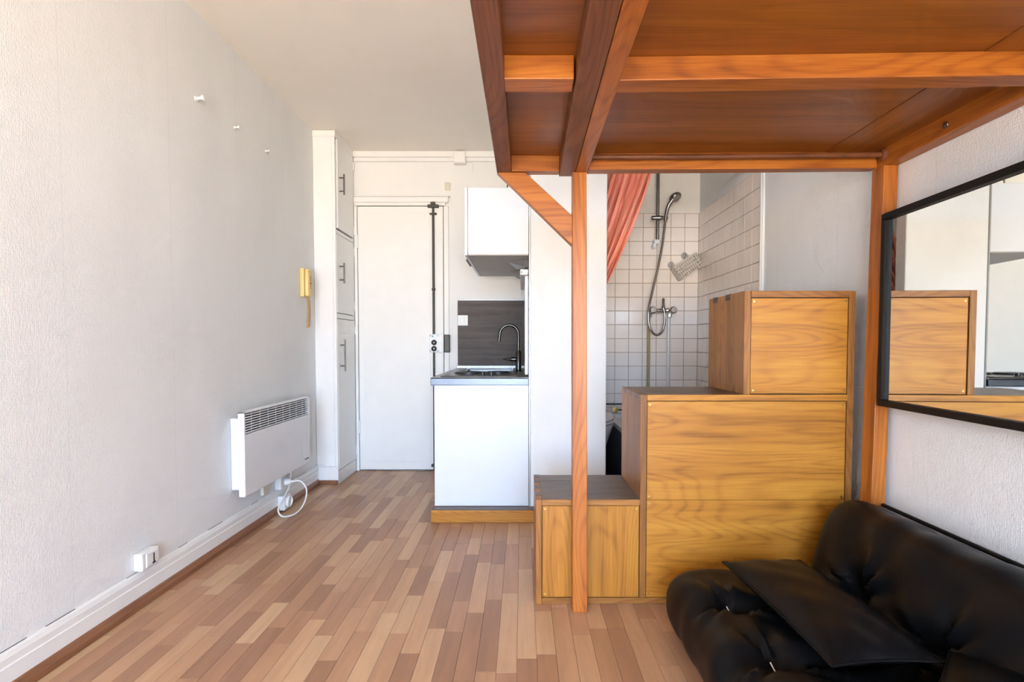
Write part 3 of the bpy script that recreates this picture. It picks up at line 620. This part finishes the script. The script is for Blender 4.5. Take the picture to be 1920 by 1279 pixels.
for k in range(4):
    y = D0+(D1-D0)*k/3; bar(bm, (-W, y, -Hh), (W, y, -Hh)); bar(bm, (-W, y, -Hh), (-W, y, Hh)); bar(bm, (W, y, -Hh), (W, y, Hh))
obj('lattice', bm, M['basket'], bk)
for u in (-.075, .045):
    p = bp_(u, FY-.001, .075); c = obj('suction_cup', lathe(B(), p, (0, -1, 0), [(.027, 0), (.024, .004), (.010, .010), (.006, .016), (.001, .017)], 18), M['clear'], bk, smooth=True)
    obj('hook_stud', lathe(B(), (p[0], p[1]-.015, p[2]), (0, -1, 0), [(.006, 0), (.007, .008), (.001, .009)], 10), M['handle'], c)
    obj('tab', cyl(B(), (p[0], p[1]-.02, p[2]), bp_(u, D0, Hh), .004, seg=6), M['basket'], c)
# curtain
cu_ = thing('shower_curtain', (.5, 3.22, 1.3), 'salmon pink shower curtain swept to the left of the opening', 'curtain')
bm = B(); NU, NV = 90, 60; grid = []
for j in range(NV+1):
    t = j/NV; z = 2.03-.75*t
    right = .775-.30*t**1.25; left = .545-.26*t**1.0 if t < 2 else 0
    left = .50-.18*t
    row = []
    for i in range(NU+1):
        s = i/NU; amp = .030*(1-.35*t)
        y = 3.22+amp*math.sin(s*2*PI*5.5+1.2*math.sin(3*t))+.012*math.sin(s*2*PI*13+t*5)+.02*math.sin(t*4)
        xx = left+(right-left)*s+.008*math.sin(s*2*PI*11)
        row.append(bm.verts.new((xx, y, z+.02*s*t)))
    grid.append(row)
for j in range(NV):
    for i in range(NU): bm.faces.new((grid[j][i], grid[j+1][i], grid[j+1][i+1], grid[j][i+1]))
o = obj('cloth', bm, M['curtain'], cu_, smooth=True); md = o.modifiers.new('thick', 'SOLIDIFY'); md.thickness = .0015
obj('curtain_rod', cyl(B(), (.12, 3.22, 2.045), (XR-.001, 3.22, 2.045), .011), M['plast'], cu_, smooth=True)
# raised shower tray
ty_ = thing('shower_tray', (.96, 3.6, 0), 'raised shower tray with shade-darkened side and white rim', 'shower tray')
box('plinth', M['shadeside'], ty_, .616, XR-.009, 3.16, FY-.001, .012, .45, .002)
bm = B(); bx(bm, .61, XR-.009, 3.15, 3.21, .45, .487, .008, 2); bx(bm, .61, XR-.009, FY-.05, FY-.001, .45, .487, .008, 2); bx(bm, .61, .67, 3.2, FY-.02, .45, .487, .008, 2); bx(bm, XR-.06, XR-.009, 3.2, FY-.02, .45, .487, .008, 2); bx(bm, .66, XR-.05, 3.2, FY-.04, .45, .462, 0)
obj('tray', bm, M['porc'], ty_)
# toilet
to = thing('toilet', (.385, 3.42, .012), 'white toilet half hidden behind the partition', 'toilet')
TX, TY = .385, 3.42
bm = B(); lathe(bm, (TX, TY, .012), (0, 0, 1), [(.13, 0), (.125, .05), (.11, .12), (.12, .24), (.165, .37), (.195, .46), (.2, .485), (.18, .487)], 32); obj('bowl', bm, M['porc'], to, smooth=True)
obj('seat', lathe(B(), (TX, TY, .501), (0, 0, 1), [(.19, 0), (.204, .004), (.206, .014), (.196, .02), (.12, .02)], 32), M['plast'], to, smooth=True)
obj('lid', lathe(B(), (TX, TY, .524), (0, 0, 1), [(.196, 0), (.208, .004), (.208, .014), (.186, .04), (.1, .055), (.001, .058)], 32), M['porc'], to, smooth=True)
bm = B(); bx(bm, .20, .57, 3.66, 3.86, .42, .74, .02, 3); obj('cistern', bm, M['porc'], to, smooth=True)
bm = B(); tube(bm, [(.42, 3.50, .20), (.48, 3.60, .19), (.53, 3.72, .20)], .045, 12); obj('waste_pipe', bm, M['porc'], to, smooth=True)
vv = thing('stop_valve', (.69, FY-.02, .52), 'small brass stop valve on pipes above the shower tray', 'valve')
bm = B(); cyl(bm, (.62, FY-.025, .556), (.93, FY-.025, .556), .006); cyl(bm, (.70, FY-.025, .512), (.93, FY-.025, .512), .006); obj('pipe', bm, M['iron'], vv, smooth=True)
obj('handwheel', lathe(B(), (.69, FY-.03, .515), (0, -1, 0), [(.008, 0), (.008, .015), (.026, .018), (.026, .026), (.001, .028)], 6), M['brass'], vv)

# ================================================================== STAIRCASE OF BOXES
SF, SB = 2.021, 2.405      # front and back planes
st = thing('storage_staircase', (.66, 2.2, 0), 'oak box staircase with three stepped storage modules', 'staircase')
OF = M['oakframe']
TH = .022
def staves(name, mats, axis, x0, x1, y0, y1, z0, z1, n):
    """boards glued side by side across the depth"""
    cuts = [0]+sorted((i+rng.uniform(-.18, .18))/n for i in range(1, n))+[1]
    for a, b_ in zip(cuts, cuts[1:]):
        box(name, mats[axis], st, x0, x1, y0+(y1-y0)*a, y0+(y1-y0)*b_-.0004, z0, z1+rng.uniform(-.0004, .0004), .0008)
# uprights (boards standing on edge, seen as narrow fronts)
staves('upright_board', OF, 'Z', .053, .053+TH, SF, SB, 0, .406, 4)
staves('upright_board', OF, 'Z', .451, .451+TH+.002, SF, SB, .024, .809, 3)
staves('upright_board', OF, 'Z', .840, .840+TH+.003, SF, SB, .8105, 1.202, 4)
staves('upright_board', OF, 'Z', 1.236, 1.26, SF, SB, 0, 1.202, 4)
# treads
staves('tread_board', M['tread'], 'X', .0755, .4505, SF+.001, SB, .384, .4072, 4)
for y in (SF+.06, SF+.16, SF+.26, SF+.345): box('finger_joint', M['tread']['Y'], st, .0525, .0765, y, y+.045, .385, .4075, .0006)
staves('tread_board', M['tread'], 'X', .4755, .839, SF+.001, SB, .786, .8096, 3)
staves('tread_board', OF, 'X', .839, 1.2355, SF+.001, SB, .786, .8096, 3)
for y in (SF+.05, SF+.17, SF+.29): box('finger_joint', M['tread']['Y'], st, .4505, .476, y, y+.05, .787, .8098, .0006)
staves('tread_board', OF, 'X', .866, 1.2355, SF+.001, SB, 1.178, 1.2025, 4)
for y in (SF+.14, SF+.28): box('finger_joint', M['tread']['Y'], st, .8395, .8665, y, y+.05, 1.179, 1.2035, .0006)
# light front edges of the treads
box('tread_edge', M['oakframe']['X'], st, .0755, .4505, SF-.001, SF+.004, .384, .4065, .0008)
box('tread_edge', M['oak']['X'], st, .4755, 1.2355, SF-.001, SF+.004, .786, .809, .0008)
box('tread_edge', OF['X'], st, .866, 1.2355, SF-.001, SF+.004, 1.178, 1.202, .0008)
box('plinth_strip', OF['X'], st, .0755, 1.2355, SF+.002, SF+.02, 0, .0235, .002)
def panel(x0, x1, z0, z1, axis):
    p = box('front_panel', M['oak'][axis], st, x0+.002, x1-.002, SF+.004, SF+.014, z0+.002, z1-.002, .0008)
    for x in (x0+.012, x1-.012):
        for z in (z0+.014, z1-.014): obj('screw', lathe(B(), (x, SF+.004, z), (0, -1, 0), [(.0045, 0), (.004, .0012), (.001, .0014)], 10), M['brass'], p)
panel(.0755, .4505, .024, .383, 'Z'); panel(.4755, 1.2355, .024, .4055, 'X'); panel(.4755, 1.2355, .4025, .785, 'X'); panel(.866, 1.2355, .811, 1.177, 'X')
bm = B(); bx(bm, .076, .45, SF+.016, SF+.02, .02, .384); bx(bm, .476, 1.235, SF+.016, SF+.02, .02, .786); bx(bm, .866, 1.235, SF+.016, SF+.02, .81, 1.178); obj('inner_void', bm, M['slot'], st)
bm = B(); bx(bm, .075, .451, SB-.01, SB, 0, .384); bx(bm, .476, 1.236, SB-.01, SB, 0, .786); bx(bm, .866, 1.236, SB-.01, SB, .81, 1.178); obj('back_panel', bm, OF['X'], st)

# ================================================================== LOFT
lo = thing('loft_platform', (.6, 1.0, 0), 'orange stained timber loft platform on posts above the sofa', 'loft bed')
LP, LD = M['loft'], M['loftdark']
NY = -.55                   # end of the loft behind the viewer
ZP = LZ+.060                # underside of the boards
def yend(x): return 1.990-.045*(x-.2)   # far end runs slightly askew
def beam(name, mat, pl, z0=LZ, z1=ZP, bev=.0025, parent=lo):
    return obj(name, hexa(B(), [(x, y, z0) for x, y in pl]+[(x, y, z1) for x, y in pl], bev, 2), mat, parent)
ZT = LZ+.11
beam('joist', LD['Y'], [(-.101, NY), (-.047, NY), (-.040, 2.005), (-.092, 2.005)], LZ, ZT)
beam('joist', LD['Y'], [(.104, NY), (.168, NY), (.1935, 2.013), (.137, 2.013)], LZ-.001, ZT)
beam('joist', LP['Y'], [(.1695, NY), (.222, NY), (.238, 2.008), (.195, 2.008)], LZ, ZT)
beam('joist', LP['Y'], [(1.268, NY), (1.3185, NY), (1.3185, 1.935), (1.268, 1.935)], LZ, ZT)
# cross beams
beam('cross_beam', LP['X'], [(-.045, 1.289), (.1235, 1.289), (.1245, 1.356), (-.045, 1.356)], LZ+.003)
beam('cross_beam', LP['X'], [(.231, 1.297), (1.267, 1.268), (1.267, 1.326), (.232, 1.362)], LZ+.003)
beam('cross_beam', LP['X'], [(-.040, 1.958), (.136, 1.962), (.136, 2.004), (-.040, 2.004)], LZ+.002)
beam('cross_beam', LP['X'], [(.2385, 1.940), (1.267, 1.925), (1.267, 1.965), (.2385, 1.992)], LZ+.001)
beam('cross_beam', LP['X'], [(.231, .25), (1.267, .22), (1.267, .28), (.231, .31)], LZ+.003); beam('cross_beam', LP['X'], [(-.047, .25), (.110, .25), (.110, .31), (-.047, .31)], LZ+.003)
# boards
beam('deck_panel', M['ply']['X'], [(-.046, NY), (.108, NY), (.138, 2.0), (-.041, 2.0)], ZP, ZP+.015, 0)
beam('deck_panel', M['ply']['X'], [(.223, NY), (1.078, NY), (1.082, 1.985), (.238, 2.0)], ZP, ZP+.015, 0)
beam('deck_panel', M['ply']['Y'], [(1.0795, NY), (1.267, NY), (1.267, 1.94), (1.0835, 1.985)], ZP-.002, ZP+.013, 0)
beam('mattress_board', M['ply']['Y'], [(-.1, NY), (1.318, NY), (1.318, 1.93), (-.09, 2.0)], ZT+.0005, ZT+.02, 0)
# posts
obj('post', hexa(B(), [(.188, 1.955, 0), (.2435, 1.955, 0), (.2435, 2.006, 0), (.188, 2.006, 0), (.183, 1.962, LZ), (.2345, 1.962, LZ), (.2345, 2.010, LZ), (.183, 2.010, LZ)], .0025, 2), LP['Z'], lo)
obj('post', hexa(B(), [(1.243, 1.89, 0), (1.293, 1.89, 0), (1.293, 1.955, 0), (1.243, 1.955, 0), (1.266, 1.888, LZ+.001), (1.316, 1.888, LZ+.001), (1.316, 1.953, LZ+.001), (1.266, 1.953, LZ+.001)], .0025, 2), LP['Z'], lo)
p0 = [(-.090, LZ), (.012, LZ), (.1835, LZ-.157), (.1845, LZ-.265)]
bm = hexa(B(), [(x, 1.966, z) for x, z in p0[::-1]]+[(x, 2.004, z) for x, z in p0[::-1]], .002, 1); bmesh.ops.recalc_face_normals(bm, faces=bm.faces[:]); obj('brace', bm, LP['X'], lo)
rod = obj('curtain_rod', tube(B(), [(.25, 1.912, LZ+.036), (.6, 1.906, LZ+.035), (1.0, 1.898, LZ+.036), (1.262, 1.892, LZ+.037)], .0095, 12), LD['X'], lo, smooth=True)
obj('rod_socket', lathe(B(), (1.2675, 1.892, LZ+.037), (-1, 0, 0), [(.021, 0), (.021, .006), (.015, .012), (.011, .012)], 18), LD['X'], rod, smooth=True)
obj('rod_socket', lathe(B(), (.2385, 1.912, LZ+.036), (1, 0, 0), [(.021, 0), (.021, .006), (.015, .012), (.011, .012)], 18), LD['X'], rod, smooth=True)
for y in (1.62, 1.34): obj('bolt_head', lathe(B(), (1.268, y, LZ+.03), (-1, 0, 0), [(.010, 0), (.009, .003), (.001, .005)], 12), M['handle'], lo, smooth=True)

# ================================================================== MIRROR
mi = thing('wall_mirror', (1.3, 1.3, .788), 'large black framed mirror on the right wall', 'mirror')
def mp(y): return 1.267+.033*(y-2)
my1, my0, mz0, mz1, fw = 1.872, .55, .785, 1.452, .022
def msl(bm, ya, yb, za, zb, d0, d1, bev=.002):
    hexa(bm, [(mp(ya)+d0, ya, za), (mp(ya)+d1, ya, za), (mp(yb)+d1, yb, za), (mp(yb)+d0, yb, za), (mp(ya)+d0, ya, zb), (mp(ya)+d1, ya, zb), (mp(yb)+d1, yb, zb), (mp(yb)+d0, yb, zb)], bev)
for q in ((my0, my1, mz0, mz0+fw), (my0, my1, mz1-fw, mz1), (my0, my0+fw, mz0+fw, mz1-fw), (my1-fw, my1, mz0+fw, mz1-fw)):
    bm = B(); msl(bm, *q, -.014, .022); bmesh.ops.recalc_face_normals(bm, faces=bm.faces[:]); obj('frame_bar', bm, M['mirframe'], mi)
bm = B(); msl(bm, my0+.01, my1-.01, mz0+.01, mz1-.01, 0, .004, 0); bmesh.ops.recalc_face_normals(bm, faces=bm.faces[:]); obj('glass', bm, M['mirror'], mi)
bm = B(); msl(bm, my0+.01, my1-.01, mz0+.01, mz1-.01, .006, .02, 0); bmesh.ops.recalc_face_normals(bm, faces=bm.faces[:]); obj('backing', bm, M['mirframe'], mi)
bm = B()
for y in (my0+.2, my1-.2): bx(bm, mp(y)+.02, XR, y-.02, y+.02, mz1-.12, mz1-.08)
obj('hanger', bm, M['iron'], mi)

# ================================================================== SOFA
so = thing('futon_sofa', (.95, 1.1, 0), 'low black leatherette futon sofa against the right wall', 'sofa')
def tuftdisp(tufts, side, depth=.035, wr=.010):
    def f(q, n):
        k = n.dot(side)
        for (tx, ty, tz, kk, ph) in tufts:
            d = q-Vector((tx, ty, tz)); r = d.length
            if r < .45:
                q = q-side*depth*max(k, 0)*math.exp(-(r/.055)**2)*1.0
                u = frame_of(side)[0]; v = frame_of(side)[1]; a = math.atan2(d.dot(v), d.dot(u))
                q = q+side*wr*max(k, 0)*math.sin(kk*a+ph+2.5*math.sin(3*a))*math.exp(-((r-.06)/.09)**2)
        return q
    return f
UP = Vector((0, 0, 1))
sc_ = Vector((.868, .95, .110)); shalf = (.372, .945, .108)
def loc(x, y): return (x-sc_.x, y-sc_.y, shalf[2])
tfs = [loc(.640, 1.60)+(7, .5), loc(.640, 1.31)+(6, 1.4), loc(.640, 1.0)+(7, 2.), loc(1.03, 1.62)+(6, .3), loc(1.03, 1.31)+(7, 1.), loc(1.03, 1.0)+(6, .2)]
f0 = tuftdisp(tfs, UP, .035, .010)
def sdisp(q, n):
    # quilted rolls between tuft rows
    k = max(n.z, 0); y = q.y+sc_.y
    q = Vector(q); g = 0
    for ry_ in (1.60, 1.31, 1.0): g += math.exp(-((y-ry_)/.035)**2)
    q.z -= .022*k*g
    q += n*.006*math.sin(q.x*23+3*math.sin(q.y*9))*math.sin(q.y*17+1.5)
    return f0(q, n)
obj('seat', rounded(B(), shalf, .092, 130, Matrix.Translation(sc_), sdisp), M['leather'], so, smooth=True)
for (x, y) in ((.640, 1.60), (.640, 1.31)):
    p = (x, y, .166); obj('tuft_thread', tube(B(), [(x-.008, y+.022, .19), (x, y+.004, .172), (x+.005, y-.008, .172), (x+.014, y-.026, .188)], .0018, 6), M['basket'], so, smooth=True)
BM_ = Matrix.Translation((1.155, .97, .285)) @ Matrix.Rotation(math.radians(17), 4, 'Y')
FR = Vector((-1, 0, 0))
tb = [(-.115, 1.63-.97, -.10, 7, .4), (-.115, 1.31-.97, -.10, 6, 1.), (-.115, 1.0-.97, -.10, 7, 2.)]
f1 = tuftdisp(tb, FR, .05, .012)
def bdisp(q, n):
    q = Vector(q)
    q += n*.007*math.sin(q.z*19+4*math.sin(q.y*5))*math.sin(q.y*21+q.z*9)
    return f1(q, n)
obj('backrest', rounded(B(), (.112, .955, .175), .095, 130, BM_, bdisp), M['leather'], so, smooth=True)
bm = B(); tube(bm, [BM_ @ Vector((.075, y, .176)) for y in [-.9+i*.18 for i in range(11)]], .007, 8, 4); obj('piping', bm, M['leather'], so, smooth=True)
def pillow(name, label, cx_, cy_, cz_, a, b_, h, rz, rx, ry_):
    t = thing(name, (cx_, cy_, cz_), label, 'cushion', 'loose cushions on the sofa')
    Mx = Matrix.Translation((cx_, cy_, cz_)) @ Matrix.Rotation(rz, 4, 'Z') @ Matrix.Rotation(rx, 4, 'X') @ Matrix.Rotation(ry_, 4, 'Y')
    n = 44; bm = B(); V = {}
    def P(i, j, s):
        u, v = 2*i/n-1, 2*j/n-1
        e = (max(0, 1-abs(u)**2.6)*max(0, 1-abs(v)**2.6))**.55
        x = a*u*(1-.07*(1-v*v)); y = b_*v*(1-.05*(1-u*u))
        wv = .006*math.sin(9*u+4*v)*e*(abs(v)**3)+.002*math.sin(11*v+5*u)*e
        return Mx @ Vector((x, y, s*(h*e)+wv))
    for s in (1, -1):
        for i in range(n+1):
            for j in range(n+1):
                edge = i in (0, n) or j in (0, n)
                if edge and s < 0: V[i, j, s] = V[i, j, 1]
                else: V[i, j, s] = bm.verts.new(P(i, j, s))
        for i in range(n):
            for j in range(n):
                q = [V[i, j, s], V[i+1, j, s], V[i+1, j+1, s], V[i, j+1, s]]; bm.faces.new(q if s > 0 else q[::-1])
    obj('cover', bm, M['leather'], t, smooth=True)
    loop = [P(i, 0, 1) for i in range(0, n, 2)]+[P(n, j, 1) for j in range(0, n, 2)]+[P(i, n, 1) for i in range(n, 0, -2)]+[P(0, j, 1) for j in range(n, -1, -2)]
    obj('seam', tube(B(), loop, .0035, 6, smooth=False), M['leather'], t, smooth=True)
pillow('cushion', 'black leatherette cushion lying flat on the sofa seat', .826, 1.49, .266, .134, .292, .05, math.radians(3), math.radians(0), math.radians(0))
pillow('cushion', 'black cushion at the lower right corner of the photo', 1.0, .93, .275, .22, .22, .05, math.radians(42), 0, 0)
for o in bpy.data.objects:
    if '_w' in o: del o['_w']
